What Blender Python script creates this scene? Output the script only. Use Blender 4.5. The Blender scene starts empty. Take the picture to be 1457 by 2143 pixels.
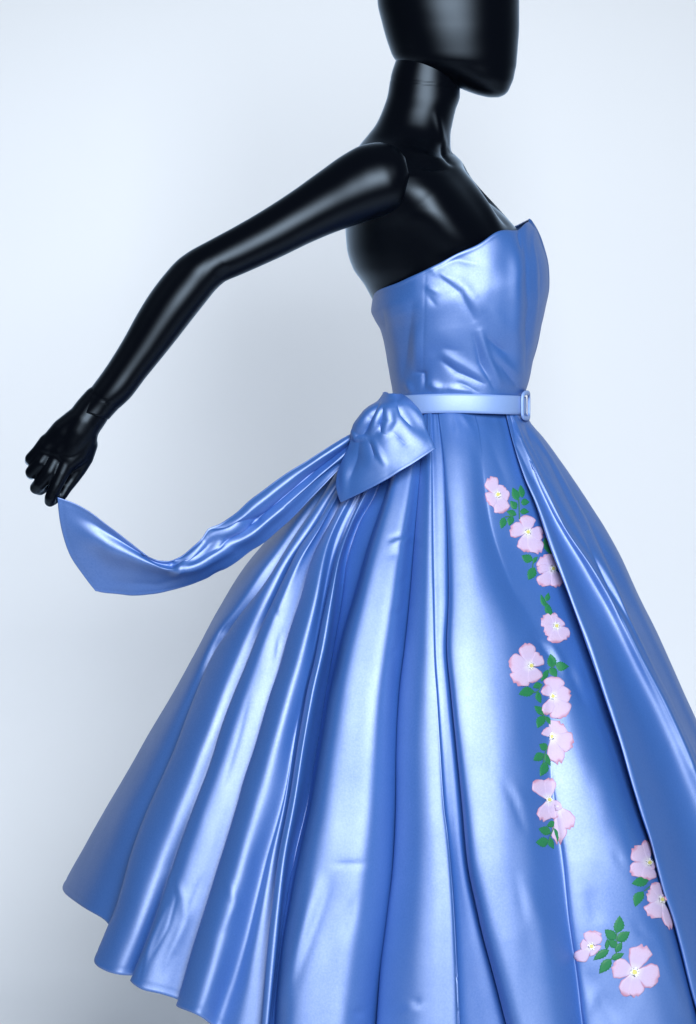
import bpy, bmesh, math, random
import numpy as np
from mathutils import Vector
from mathutils.bvhtree import BVHTree

random.seed(7)
rng = np.random.default_rng(7)
sc = bpy.context.scene
col = sc.collection

# ------------------------------------------------------------------ camera
D, ZC, HR, S = 2.6, 0.983, 950.0, 1500.0      # distance to the mannequin's axis, eye height, horizon row, px per metre
IW, IH = 1457.0, 2143.0
cam = bpy.data.cameras.new('camera')
camo = bpy.data.objects.new('camera', cam); col.objects.link(camo)
camo.location = (0, -D, ZC); camo.rotation_euler = (math.radians(90), 0, 0)
cam.sensor_fit = 'VERTICAL'; cam.sensor_height = 36.0
cam.lens = 36.0 * D / (IH / S)
cam.shift_y = -(IH / 2 - HR) / IH
cam.clip_start = 0.05; cam.clip_end = 60
sc.camera = camo

# ------------------------------------------------------------------ light
w = bpy.data.worlds.new('World'); sc.world = w; w.use_nodes = True
bg = w.node_tree.nodes['Background']
bg.inputs[0].default_value = (0.62, 0.78, 1.0, 1); bg.inputs[1].default_value = 0.08


def area(name, loc, target, sx, sy, power, colr):
    l = bpy.data.lights.new(name, 'AREA'); l.shape = 'RECTANGLE'; l.size = sx; l.size_y = sy
    l.energy = power; l.color = colr
    o = bpy.data.objects.new(name, l); col.objects.link(o)
    o.location = loc
    o.rotation_euler = (Vector(target) - Vector(loc)).to_track_quat('-Z', 'Y').to_euler()
    return o


area('softbox_key', (0.45, -2.85, 1.95), (0.1, 0.0, 0.95), 1.4, 1.5, 172, (0.93, 0.965, 1.0))
for nm, loc, aim, sx, sy, pw, sp in (('added_backdrop_fill', (-1.7, -0.3, 2.35), (-0.75, 1.35, 0.4), 0.9, 0.9, 1.5, 75),  # unseen lamp added to brighten the left of the backdrop
                                     ('added_backdrop_strip', (-0.3, 0.2, 2.9), (-0.3, 1.35, 0.65), 1.8, 0.35, 2.3, 72)):  # unseen overhead strip, added to lift the shaded middle-left of the backdrop
    bl = area(nm, loc, aim, sx, sy, pw, (0.86, 0.93, 1.0))
    bl.data.spread = math.radians(sp)
sc.view_settings.view_transform = 'Standard'; sc.view_settings.look = 'None'
sc.view_settings.exposure = 0.0; sc.view_settings.gamma = 1.0
sc.render.engine = 'CYCLES'
sc.cycles.use_denoising = True
sc.cycles.max_bounces = 8; sc.cycles.diffuse_bounces = 4


# ------------------------------------------------------------------ helpers
def P(px, row, y):
    k = (D + np.asarray(y, float)) / D
    return np.stack(np.broadcast_arrays((np.asarray(px, float) - IW / 2) / S * k,
                                        np.asarray(y, float),
                                        ZC + (HR - np.asarray(row, float)) / S * k), axis=-1)


def proj(v):
    k = (D + v[..., 1]) / D
    return v[..., 0] / k * S + IW / 2, HR - (v[..., 2] - ZC) / k * S


def pchip(xs, ys, x):
    xs = np.asarray(xs, float); ys = np.asarray(ys, float); x = np.asarray(x, float)
    if len(xs) == 2:
        return np.interp(x, xs, ys)
    h = np.diff(xs); d = np.diff(ys) / h
    m = np.zeros_like(ys)
    for i in range(1, len(xs) - 1):
        if d[i - 1] * d[i] > 0:
            w1 = 2 * h[i] + h[i - 1]; w2 = h[i] + 2 * h[i - 1]
            m[i] = (w1 + w2) / (w1 / d[i - 1] + w2 / d[i])
    m[0] = d[0]; m[-1] = d[-1]
    i = np.clip(np.searchsorted(xs, x) - 1, 0, len(h) - 1)
    t = np.clip((x - xs[i]) / h[i], 0, 1)
    t2, t3 = t * t, t * t * t
    return ((2 * t3 - 3 * t2 + 1) * ys[i] + (t3 - 2 * t2 + t) * h[i] * m[i]
            + (-2 * t3 + 3 * t2) * ys[i + 1] + (t3 - t2) * h[i] * m[i + 1])


def sstep(a, b, x):
    t = np.clip((np.asarray(x, float) - a) / (b - a), 0, 1)
    return t * t * (3 - 2 * t)


def vnoise(x, y, seed=0):
    """smooth value noise on two arrays"""
    r = np.random.default_rng(seed).random((64, 64)) * 2 - 1
    xi = np.floor(x).astype(int); yi = np.floor(y).astype(int)
    fx = x - xi; fy = y - yi
    fx = fx * fx * (3 - 2 * fx); fy = fy * fy * (3 - 2 * fy)
    g = lambda a, b: r[a % 64, b % 64]
    return ((g(xi, yi) * (1 - fx) + g(xi + 1, yi) * fx) * (1 - fy)
            + (g(xi, yi + 1) * (1 - fx) + g(xi + 1, yi + 1) * fx) * fy)


def grid_normals(V, closed_u):
    if closed_u:
        du = np.roll(V, -1, 1) - np.roll(V, 1, 1)
    else:
        du = np.gradient(V, axis=1)
    dv = np.gradient(V, axis=0)
    n = np.cross(du, dv)
    n /= np.linalg.norm(n, axis=-1, keepdims=True) + 1e-12
    return n


def strokes_disp(px, row, strokes):
    """sum of soft ridges (+) and creases (-); every stroke: points, width px, height mm"""
    out = np.zeros_like(px)
    for pts, wd, amp in strokes:
        pts = np.asarray(pts, float)
        seg = np.linalg.norm(np.diff(pts, axis=0), axis=1); cum = np.concatenate([[0], np.cumsum(seg)]); L = cum[-1]
        best = np.full(px.shape, 1e9); along = np.zeros_like(px)
        for i in range(len(seg)):
            a, b = pts[i], pts[i + 1]; ab = b - a
            t = np.clip(((px - a[0]) * ab[0] + (row - a[1]) * ab[1]) / (seg[i] ** 2 + 1e-9), 0, 1)
            d = np.hypot(px - a[0] - t * ab[0], row - a[1] - t * ab[1])
            m = d < best
            best = np.where(m, d, best); along = np.where(m, (cum[i] + t * seg[i]) / L, along)
        tap = np.sin(np.pi * np.clip(along * 0.86 + 0.07, 0, 1)) ** 0.7
        ker = np.exp(-(best / wd) ** 2) if amp > 0 else np.exp(-1.7 * (np.sqrt((best / wd) ** 2 + .07) - .2646))
        out += amp * 0.001 * tap * ker          # ridges are round, creases sharp
    return out


def mesh_obj(name, verts, faces, mat, parent=None, smooth=True, uv=None):
    me = bpy.data.meshes.new(name)
    me.from_pydata([tuple(map(float, v)) for v in verts], [], faces)
    me.update()
    if smooth:
        me.polygons.foreach_set('use_smooth', [True] * len(me.polygons))
    if uv is not None:
        l = me.uv_layers.new(name='UVMap')
        vi = np.zeros(len(me.loops), int); me.loops.foreach_get('vertex_index', vi)
        l.data.foreach_set('uv', np.asarray(uv, float)[vi].ravel())
    me.materials.append(mat)
    o = bpy.data.objects.new(name, me); col.objects.link(o)
    if parent is not None:
        o.parent = parent
    return o


def grid_faces(nv, nu, closed_u):
    f = []
    m = nu if closed_u else nu - 1
    for j in range(nv - 1):
        for i in range(m):
            i2 = (i + 1) % nu
            f.append((j * nu + i, j * nu + i2, (j + 1) * nu + i2, (j + 1) * nu + i))
    return f


def grid_obj(name, V, mat, parent=None, closed_u=False, cap0=False, cap1=False, flip=False, uv=None):
    nv, nu = V.shape[:2]
    verts = list(V.reshape(-1, 3)); f = grid_faces(nv, nu, closed_u)
    if cap0:
        f.append(tuple(range(nu))[::-1])
    if cap1:
        f.append(tuple((nv - 1) * nu + i for i in range(nu)))
    if flip:
        f = [q[::-1] for q in f]
    return mesh_obj(name, verts, f, mat, parent, True, uv)


def solidify(o, t, off=-1.0):
    m = o.modifiers.new('thickness', 'SOLIDIFY'); m.thickness = t; m.offset = off


def thing(name, label, cat, loc=(0, 0, 0), group=None):
    o = bpy.data.objects.new(name, None); col.objects.link(o); o.location = loc
    o.empty_display_size = 0.05
    o['label'] = label; o['category'] = cat
    if group:
        o['group'] = group
    return o


# ------------------------------------------------------------------ materials
def newmat(name):
    m = bpy.data.materials.new(name); m.use_nodes = True
    nt = m.node_tree
    return m, nt, nt.nodes['Principled BSDF']


def N(nt, typ, **kw):
    n = nt.nodes.new(typ)
    for k, v in kw.items():
        setattr(n, k, v)
    return n


def satin(name, base, gloss=(0.60, 0.70, 1.0), rough=0.54, fac=0.205):
    """warp-faced satin: deep blue ground, pale broad sheen from the floating threads"""
    m, nt, b = newmat(name)
    tc = N(nt, 'ShaderNodeTexCoord')
    n1 = N(nt, 'ShaderNodeTexNoise'); n1.inputs['Scale'].default_value = 7; n1.inputs['Detail'].default_value = 4
    nt.links.new(tc.outputs['Object'], n1.inputs['Vector'])
    mix = N(nt, 'ShaderNodeMix', data_type='RGBA')
    mix.inputs[6].default_value = (base[0] * 0.9, base[1] * 0.93, base[2] * 0.96, 1)
    mix.inputs[7].default_value = (base[0] * 1.1, base[1] * 1.07, base[2] * 1.04, 1)
    nt.links.new(n1.outputs['Fac'], mix.inputs[0])
    nt.links.new(mix.outputs[2], b.inputs['Base Color'])
    b.inputs['Roughness'].default_value = 0.6
    b.inputs['Specular IOR Level'].default_value = 0.3
    g = N(nt, 'ShaderNodeBsdfAnisotropic', distribution='BECKMANN'); g.inputs['Color'].default_value = (*gloss, 1)
    mr = N(nt, 'ShaderNodeMapRange'); mr.inputs[3].default_value = rough - .05; mr.inputs[4].default_value = rough + .05
    nt.links.new(n1.outputs['Fac'], mr.inputs[0]); nt.links.new(mr.outputs[0], g.inputs['Roughness'])
    n2 = N(nt, 'ShaderNodeTexNoise'); n2.inputs['Scale'].default_value = 14; n2.inputs['Detail'].default_value = 3
    nt.links.new(tc.outputs['Object'], n2.inputs['Vector'])
    b1 = N(nt, 'ShaderNodeBump'); b1.inputs['Strength'].default_value = 0.05; b1.inputs['Distance'].default_value = 0.012
    nt.links.new(n2.outputs['Fac'], b1.inputs['Height'])
    n3 = N(nt, 'ShaderNodeTexNoise'); n3.inputs['Scale'].default_value = 1100; n3.inputs['Detail'].default_value = 1
    nt.links.new(tc.outputs['Object'], n3.inputs['Vector'])
    b2 = N(nt, 'ShaderNodeBump'); b2.inputs['Strength'].default_value = 0.16; b2.inputs['Distance'].default_value = 0.0006
    nt.links.new(n3.outputs['Fac'], b2.inputs['Height'])
    nt.links.new(b1.outputs['Normal'], b2.inputs['Normal'])
    nt.links.new(b2.outputs['Normal'], b.inputs['Normal']); nt.links.new(b2.outputs['Normal'], g.inputs['Normal'])
    n4 = N(nt, 'ShaderNodeTexNoise'); n4.inputs['Scale'].default_value = 420; n4.inputs['Detail'].default_value = 2
    nt.links.new(tc.outputs['Object'], n4.inputs['Vector'])
    n5 = N(nt, 'ShaderNodeTexNoise'); n5.inputs['Scale'].default_value = 9; n5.inputs['Detail'].default_value = 5; n5.inputs['Roughness'].default_value = .6
    nt.links.new(tc.outputs['Object'], n5.inputs['Vector'])
    ad = N(nt, 'ShaderNodeMath', operation='MULTIPLY_ADD'); ad.inputs[1].default_value = .7
    nt.links.new(n4.outputs['Fac'], ad.inputs[0]); nt.links.new(n5.outputs['Fac'], ad.inputs[2])
    mf = N(nt, 'ShaderNodeMapRange'); mf.inputs[1].default_value = .55; mf.inputs[2].default_value = 1.15
    mf.inputs[3].default_value = fac * .72; mf.inputs[4].default_value = fac * 1.25
    nt.links.new(ad.outputs[0], mf.inputs[0])
    ms = N(nt, 'ShaderNodeMixShader'); nt.links.new(mf.outputs[0], ms.inputs[0])
    nt.links.new(b.outputs[0], ms.inputs[1]); nt.links.new(g.outputs[0], ms.inputs[2])
    nt.links.new(ms.outputs[0], nt.nodes['Material Output'].inputs['Surface'])
    return m


SATIN = satin('blue_satin', (0.032, 0.110, 0.355))
BELT = satin('belt_satin', (0.20, 0.315, 0.60), rough=0.55, fac=0.12)


def black_gloss():
    m, nt, b = newmat('black_lacquer')
    b.inputs['Base Color'].default_value = (0.0012, 0.0016, 0.003, 1)
    b.inputs['Specular IOR Level'].default_value = 0.0; b.inputs['Roughness'].default_value = 0.9
    g = N(nt, 'ShaderNodeBsdfAnisotropic', distribution='BECKMANN'); g.inputs['Color'].default_value = (0.66, 0.82, 1.0, 1)
    tc = N(nt, 'ShaderNodeTexCoord')
    n = N(nt, 'ShaderNodeTexNoise'); n.inputs['Scale'].default_value = 22; n.inputs['Detail'].default_value = 5
    nt.links.new(tc.outputs['Object'], n.inputs['Vector'])
    mr = N(nt, 'ShaderNodeMapRange'); mr.inputs[3].default_value = 0.37; mr.inputs[4].default_value = 0.43
    nt.links.new(n.outputs['Fac'], mr.inputs[0]); nt.links.new(mr.outputs[0], g.inputs['Roughness'])
    n3 = N(nt, 'ShaderNodeTexNoise'); n3.inputs['Scale'].default_value = 900
    nt.links.new(tc.outputs['Object'], n3.inputs['Vector'])
    b2 = N(nt, 'ShaderNodeBump'); b2.inputs['Strength'].default_value = 0.04; b2.inputs['Distance'].default_value = 0.0005
    nt.links.new(n3.outputs['Fac'], b2.inputs['Height']); nt.links.new(b2.outputs['Normal'], g.inputs['Normal'])
    fr_ = N(nt, 'ShaderNodeFresnel'); fr_.inputs['IOR'].default_value = 1.33
    ms = N(nt, 'ShaderNodeMixShader'); nt.links.new(fr_.outputs[0], ms.inputs[0])
    nt.links.new(b.outputs[0], ms.inputs[1]); nt.links.new(g.outputs[0], ms.inputs[2])
    nt.links.new(ms.outputs[0], nt.nodes['Material Output'].inputs['Surface'])
    return m


BLACK = black_gloss()


def wall_mat(name, c):
    m, nt, b = newmat(name)
    tc = N(nt, 'ShaderNodeTexCoord')
    n = N(nt, 'ShaderNodeTexNoise'); n.inputs['Scale'].default_value = 1.6; n.inputs['Detail'].default_value = 5
    nt.links.new(tc.outputs['Object'], n.inputs['Vector'])
    mix = N(nt, 'ShaderNodeMix', data_type='RGBA')
    mix.inputs[6].default_value = (c[0] * 0.975, c[1] * 0.98, c[2] * 0.985, 1); mix.inputs[7].default_value = (*c, 1)
    nt.links.new(n.outputs['Fac'], mix.inputs[0]); nt.links.new(mix.outputs[2], b.inputs['Base Color'])
    b.inputs['Roughness'].default_value = 0.85; b.inputs['Specular IOR Level'].default_value = 0.2
    n2 = N(nt, 'ShaderNodeTexNoise'); n2.inputs['Scale'].default_value = 260; n2.inputs['Detail'].default_value = 3
    nt.links.new(tc.outputs['Object'], n2.inputs['Vector'])
    bp = N(nt, 'ShaderNodeBump'); bp.inputs['Strength'].default_value = 0.05; bp.inputs['Distance'].default_value = 0.001
    nt.links.new(n2.outputs['Fac'], bp.inputs['Height']); nt.links.new(bp.outputs['Normal'], b.inputs['Normal'])
    return m


WALL = wall_mat('white_paper', (0.775, 0.805, 0.845))
FLOOR = wall_mat('pale_floor', (0.62, 0.64, 0.68))


def petal_mat():
    m, nt, b = newmat('petal_pink')
    uv = N(nt, 'ShaderNodeUVMap'); sep = N(nt, 'ShaderNodeSeparateXYZ')
    nt.links.new(uv.outputs[0], sep.inputs[0])
    # along the petal: white heart, lilac pink blade
    r = N(nt, 'ShaderNodeValToRGB'); e = r.color_ramp.elements
    e[0].position = 0.06; e[0].color = (0.56, 0.55, 0.62, 1)
    e[1].position = 1.0; e[1].color = (0.47, 0.34, 0.49, 1)
    x = e.new(0.34); x.color = (0.44, 0.37, 0.55, 1)
    x = e.new(0.72); x.color = (0.46, 0.37, 0.53, 1)
    nt.links.new(sep.outputs[0], r.inputs[0])
    # coral outline: uv.y is 0 on the midline, 1 on the rim
    mx = N(nt, 'ShaderNodeTexNoise'); mx.inputs['Scale'].default_value = 60
    tc = N(nt, 'ShaderNodeTexCoord'); nt.links.new(tc.outputs['Object'], mx.inputs['Vector'])
    add = N(nt, 'ShaderNodeMath', operation='MULTIPLY_ADD'); add.inputs[1].default_value = 0.22
    nt.links.new(mx.outputs['Fac'], add.inputs[0])
    nt.links.new(sep.outputs[1], add.inputs[2])
    rr = N(nt, 'ShaderNodeValToRGB'); rr.color_ramp.elements[0].position = 0.93; rr.color_ramp.elements[1].position = 1.06
    mrr = N(nt, 'ShaderNodeMapRange'); mrr.inputs[1].default_value = 0.95; mrr.inputs[2].default_value = 1.12
    nt.links.new(add.outputs[0], mrr.inputs[0])
    m1 = N(nt, 'ShaderNodeMix', data_type='RGBA'); m1.inputs[7].default_value = (0.36, 0.16, 0.24, 1)
    nt.links.new(mrr.outputs[0], m1.inputs[0]); nt.links.new(r.outputs[0], m1.inputs[6])
    # fine veins
    wv = N(nt, 'ShaderNodeTexNoise'); wv.inputs['Scale'].default_value = 5; wv.inputs['Detail'].default_value = 3
    mp = N(nt, 'ShaderNodeMapping'); mp.inputs['Scale'].default_value = (1.2, 9, 1)
    uv2 = N(nt, 'ShaderNodeUVMap'); uv2.uv_map = 'Vein'
    nt.links.new(uv2.outputs[0], mp.inputs[0]); nt.links.new(mp.outputs[0], wv.inputs['Vector'])
    mv = N(nt, 'ShaderNodeMapRange'); mv.inputs[1].default_value = 0.56; mv.inputs[2].default_value = 0.74; mv.inputs[4].default_value = 0.75
    nt.links.new(wv.outputs['Fac'], mv.inputs[0])
    m2 = N(nt, 'ShaderNodeMix', data_type='RGBA'); m2.inputs[7].default_value = (0.35, 0.20, 0.33, 1)
    nt.links.new(mv.outputs[0], m2.inputs[0]); nt.links.new(m1.outputs[2], m2.inputs[6])
    nt.links.new(m2.outputs[2], b.inputs['Base Color'])
    b.inputs['Roughness'].default_value = 0.6; b.inputs['Specular IOR Level'].default_value = 0.3
    return m


def leaf_mat():
    m, nt, b = newmat('leaf_green')
    uv = N(nt, 'ShaderNodeUVMap'); uv.uv_map = 'Vein'
    wv = N(nt, 'ShaderNodeTexWave', wave_type='BANDS', bands_direction='X')
    wv.inputs['Scale'].default_value = 2.2; wv.inputs['Distortion'].default_value = 1.2
    nt.links.new(uv.outputs[0], wv.inputs['Vector'])
    mix = N(nt, 'ShaderNodeMix', data_type='RGBA')
    mix.inputs[6].default_value = (0.008, 0.075, 0.035, 1); mix.inputs[7].default_value = (0.022, 0.22, 0.075, 1)
    nt.links.new(wv.outputs['Fac'], mix.inputs[0]); nt.links.new(mix.outputs[2], b.inputs['Base Color'])
    b.inputs['Roughness'].default_value = 0.55; b.inputs['Specular IOR Level'].default_value = 0.3
    return m


PETAL, LEAF = petal_mat(), leaf_mat()


def plain(name, c, rough=0.6):
    m, nt, b = newmat(name)
    tc = N(nt, 'ShaderNodeTexCoord'); n = N(nt, 'ShaderNodeTexNoise'); n.inputs['Scale'].default_value = 700
    nt.links.new(tc.outputs['Object'], n.inputs['Vector'])
    mix = N(nt, 'ShaderNodeMix', data_type='RGBA')
    mix.inputs[6].default_value = (c[0] * 0.6, c[1] * 0.6, c[2] * 0.6, 1); mix.inputs[7].default_value = (*[min(1, k * 1.3) for k in c], 1)
    nt.links.new(n.outputs['Fac'], mix.inputs[0]); nt.links.new(mix.outputs[2], b.inputs['Base Color'])
    b.inputs['Roughness'].default_value = rough
    return m


STAMEN = plain('stamen_yellow', (0.55, 0.52, 0.17))
FRINGE = plain('stamen_white', (0.66, 0.66, 0.70))
STEM = plain('stem_green', (0.03, 0.14, 0.08))
STEEL = plain('stand_steel', (0.35, 0.36, 0.38), 0.35)

# ------------------------------------------------------------------ setting: wall and floor
# seamless studio sweep: wall, cove and floor in one sheet
WY, CR = 1.35, 0.6
prof = [(-1.1, 0.0)] + [(WY - CR + CR * math.sin(a), CR - CR * math.cos(a)) for a in np.linspace(0, math.pi / 2, 24)] + [(WY, 1.5), (WY, 3.2)]
prof += [(WY + .02, 3.2), (WY + .02, -.02), (-1.1, -.02)]
bv = np.array([[(x, p[0], p[1]) for x in np.linspace(-3.2, 3.2, 5)] for p in prof])
wl = grid_obj('backdrop', bv, WALL, None, False, flip=True)
wl['kind'] = 'structure'

# ------------------------------------------------------------------ mannequin
man = thing('mannequin', 'glossy black egg-headed mannequin wearing the dress, one arm stretched behind', 'mannequin', (0.15, 0, 0))
MINV = Vector((-0.15, 0, 0))


def child(o, parent):
    """parent without moving"""
    o.parent = parent
    o.matrix_parent_inverse = parent.matrix_basis.inverted()
    return o


def loft_rows(tab, n_v, n_u, expo=2.0, cy=0.0):
    tab = np.asarray(tab, float)
    rows = np.linspace(tab[0, 0], tab[-1, 0], n_v)
    xl = pchip(tab[:, 0], tab[:, 1], rows); xr = pchip(tab[:, 0], tab[:, 2], rows); b = pchip(tab[:, 0], tab[:, 3], rows)
    th = np.linspace(0, 2 * np.pi, n_u, endpoint=False)
    c, s = np.cos(th), np.sin(th)
    cx = np.sign(c) * np.abs(c) ** (2 / expo); sy = np.sign(s) * np.abs(s) ** (2 / expo)
    px = (xl + xr)[:, None] / 2 + (xr - xl)[:, None] / 2 * cx[None]
    y = cy - b[:, None] * sy[None]
    return P(px, rows[:, None] + 0 * px, y)


# head: smooth egg with the jaw drawn forward
HT = [(-178, 915, 945, .012), (-174, 885, 975, .028), (-165, 862, 1000, .042), (-150, 838, 1028, .055), (-120, 812, 1056, .068), (-80, 797, 1074, .076),
      (-40, 790, 1083, .079), (0, 790, 1087, .079), (50, 800, 1087, .076), (100, 815, 1084, .070), (124, 826, 1082, .066), (136, 846, 1081, .062),
      (150, 885, 1078, .057), (165, 922, 1075, .051), (180, 952, 1069, .043), (192, 980, 1063, .034), (200, 1004, 1054, .023), (204, 1022, 1044, .010)]
hd = grid_obj('head', loft_rows(HT, 150, 96, 2.12), BLACK, None, True, True, True)
child(hd, man)

# neck and torso
TT = [(110, 834, 955, .050), (160, 818, 962, .051), (200, 811, 963, .051), (230, 801, 954, .053), (260, 787, 947, .057), (285, 768, 943, .066),
      (305, 752, 943, .085), (318, 745, 945, .103), (328, 741, 957, .116), (340, 737, 969, .130), (370, 730, 986, .150), (400, 726, 1011, .154), (440, 722, 1048, .150),
      (480, 723, 1082, .143), (520, 726, 1104, .137), (560, 738, 1114, .131), (600, 765, 1115, .124), (660, 792, 1106, .114), (720, 806, 1088, .105),
      (780, 826, 1070, .093), (835, 838, 1060, .088), (870, 850, 1050, .080), (885, 880, 1010, .05)]
TV = loft_rows(TT, 240, 160, 2.15)
tn = grid_normals(TV, True)
tpx, trow = proj(TV)
front = (TV[..., 1] < 0.02)
chest = [([(950, 345), (985, 385), (1018, 430), (1046, 478)], 11, 5), ([(972, 345), (1000, 382), (1030, 425), (1062, 470)], 9, -7),
         ([(925, 300), (932, 322), (948, 345)], 8, -8), ([(862, 318), (900, 332), (935, 338)], 8, 4), ([(866, 338), (905, 348), (935, 352)], 12, -5),
         ([(915, 240), (925, 290), (938, 325)], 7, 3), ([(885, 425), (940, 480), (1000, 530)], 42, 9)]
sg = np.sign(np.sum(tn * (TV - np.array([0.15, 0, 0]) * [1, 1, 0] - TV * [0, 0, 1]), -1, keepdims=True))
TV = TV + tn * sg * (strokes_disp(tpx, trow, chest) * front)[..., None]
# fine joint line round the neck
gr = np.exp(-((trow - (172 + 0.10 * (tpx - 870))) / 1.6) ** 2) * 0.0009
TV = TV - tn * sg * gr[..., None]
tr = grid_obj('torso', TV, BLACK, None, True, True, True)
child(tr, man)

# arm: upper edge / lower edge pairs
AP = [((848, 330), (858, 372), -.142), ((838, 315), (856, 390), -.137), ((822, 304), (853, 412), -.132), ((795, 298), (843, 433), -.128), ((760, 303), (802, 452), -.128),
      ((720, 323), (760, 466), -.130), ((670, 358), (710, 483), -.134), ((610, 401), (650, 508), -.140), ((550, 440), (590, 537), -.147),
      ((490, 475), (530, 564), -.153), ((440, 502), (492, 581), -.157), ((402, 523), (468, 593), -.159), ((370, 546), (452, 607), -.160),
      ((345, 573), (433, 630), -.161), ((318, 608), (406, 664), -.163), ((290, 652), (375, 704), -.165), ((257, 712), (340, 748), -.168),
      ((222, 768), (305, 791), -.170), ((190, 812), (272, 834), -.172), ((167, 843), (243, 861), -.173), ((155, 856), (228, 878), -.174)]


def tube_pairs(AP, n_v, n_u, k=0.96):
    A = np.array([[a[0][0], a[0][1], a[1][0], a[1][1], a[2]] for a in AP], float)
    mid = (A[:, :2] + A[:, 2:4]) / 2
    s = np.concatenate([[0], np.cumsum(np.linalg.norm(np.diff(mid, axis=0), axis=1))])
    t = np.linspace(0, s[-1], n_v)
    B = np.stack([pchip(s, A[:, i], t) for i in range(5)], 1)
    # soften
    for _ in range(3):
        B[1:-1] = (B[:-2] + 2 * B[1:-1] + B[2:]) / 4
    th = np.linspace(0, 2 * np.pi, n_u, endpoint=False)
    up, lo, y0 = B[:, :2], B[:, 2:4], B[:, 4]
    m = (up + lo) / 2; h = (up - lo) / 2
    px = m[:, :1] + h[:, :1] * np.cos(th); row = m[:, 1:] + h[:, 1:] * np.cos(th)
    r = np.linalg.norm(h, axis=1) / S * k
    y = y0[:, None] - r[:, None] * np.sin(th)
    return P(px, row, y), px, row


AV, apx, arow = tube_pairs(AP, 220, 64)
an = grid_normals(AV, True)
cen = AV.mean(1, keepdims=True)
an *= np.sign(np.sum(an * (AV - cen), -1, keepdims=True))
# wrist joint groove and elbow hollow
lw = strokes_disp(apx, arow, [([(480, 560), (455, 585)], 22, -2.5), ([(385, 545), (430, 560)], 25, 1.5)])
AV = AV + an * lw[..., None]
aw = AV.shape[0]
wr = np.exp(-(((arow - 826) - 0.62 * (apx - 198)) / 1.5) ** 2) * 0.0008
AV = AV - an * wr[..., None]
arm = grid_obj('arm', AV, BLACK, None, True, True, True, flip=True)
child(arm, man)

# hand: tapered chains merged into one skin
hb = bmesh.new()


def ball(px, row, y, r, sx=1.0):
    c = P(px, row, y)
    k = bmesh.ops.create_icosphere(hb, subdivisions=3, radius=r / S)
    for v in k['verts']:
        v.co = Vector((v.co.x * sx, v.co.y, v.co.z)) + Vector(c)


def chain(pts):
    pts = np.asarray(pts, float)
    for i in range(len(pts) - 1):
        n = max(3, int(np.linalg.norm(pts[i + 1, :2] - pts[i, :2]) / 2.2))
        for k in range(n + (i == len(pts) - 2)):
            t = k / n; q = pts[i] * (1 - t) + pts[i + 1] * t
            ball(q[0], q[1], q[2], q[3])


HY = -.176
# carpus to knuckles
chain([(207, 841, HY + .004, 33), (191, 863, HY + .003, 35.5), (176, 884, HY, 36), (166, 902, HY, 36), (156, 922, HY, 33), (146, 940, HY, 28)])
chain([(168, 885, HY, 33), (138, 906, HY, 31), (114, 925, HY, 25), (100, 938, HY - .004, 18)])
chain([(182, 888, HY, 25), (178, 920, HY, 24), (164, 950, HY, 22), (146, 968, HY - .004, 17)])
chain([(150, 922, HY, 30), (126, 943, HY - .002, 24)])
chain([(102, 930, HY, 19), (122, 946, HY - .002, 22), (146, 960, HY - .002, 21)])
# little, ring, middle, index, thumb: curled, pads turned under
chain([(100, 926, HY, 18), (82, 944, HY - .002, 14), (66, 960, HY + .002, 13), (63, 964, HY + .018, 11), (76, 962, HY + .026, 10)])
chain([(108, 938, HY, 18), (86, 968, HY - .005, 14.5), (67, 988, HY + .000, 13.5), (66, 992, HY + .016, 11.5), (80, 988, HY + .026, 10)])
chain([(124, 950, HY - .001, 19), (104, 988, HY - .008, 14.5), (84, 1012, HY - .006, 13.5), (76, 1021, HY + .002, 13), (84, 1025, HY + .012, 11.5), (98, 1018, HY + .02, 10)])
chain([(146, 955, HY - .001, 20), (130, 990, HY - .007, 14.5), (118, 1016, HY - .009, 12.5), (106, 1041, HY - .008, 12), (105, 1049, HY - .002, 11.5), (113, 1047, HY + .004, 9.5)])
chain([(184, 930, HY + .004, 20), (178, 958, HY + .008, 17), (166, 982, HY + .010, 14.5), (152, 1003, HY + .009, 13), (140, 1020, HY + .006, 11.5), (131, 1037, HY + .003, 9.5), (127, 1043, HY + .002, 8)])
hm = bpy.data.meshes.new('hand'); hb.to_mesh(hm); hb.free()
hm.materials.append(BLACK)
ho = bpy.data.objects.new('hand', hm); col.objects.link(ho)
mr_ = ho.modifiers.new('skin', 'REMESH'); mr_.mode = 'VOXEL'; mr_.voxel_size = 0.0011; mr_.use_smooth_shade = True
ms_ = ho.modifiers.new('soft', 'SMOOTH'); ms_.factor = 0.5; ms_.iterations = 26
dg = bpy.context.evaluated_depsgraph_get()
hm2 = bpy.data.meshes.new_from_object(ho.evaluated_get(dg))
ho.modifiers.clear(); ho.data = hm2; hm2.name = 'hand'
hm2.polygons.foreach_set('use_smooth', [True] * len(hm2.polygons))
ho.parent = arm
arm_w = arm

# stand pole and round base below the skirt
def lathe(name, prof, cx, cy, mat, parent, n=48):
    V = np.array([[(cx + r * math.cos(2 * math.pi * i / n), cy + r * math.sin(2 * math.pi * i / n), z) for i in range(n)] for r, z in prof])
    o = grid_obj(name, V, mat, None, True, True, True, flip=True)
    return child(o, parent)


lathe('stand_pole', [(.016, .012), (.016, .95)], 0.145, 0, STEEL, man)
lathe('stand_base', [(.16, .001), (.165, .004), (.163, .009), (.03, .013)], 0.145, 0, STEEL, man)

# ------------------------------------------------------------------ dress
dress = thing('dress', 'strapless blue satin dress with full pleated skirt and pink wild rose appliques', 'dress', (0.15, 0, 0.2))

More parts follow.
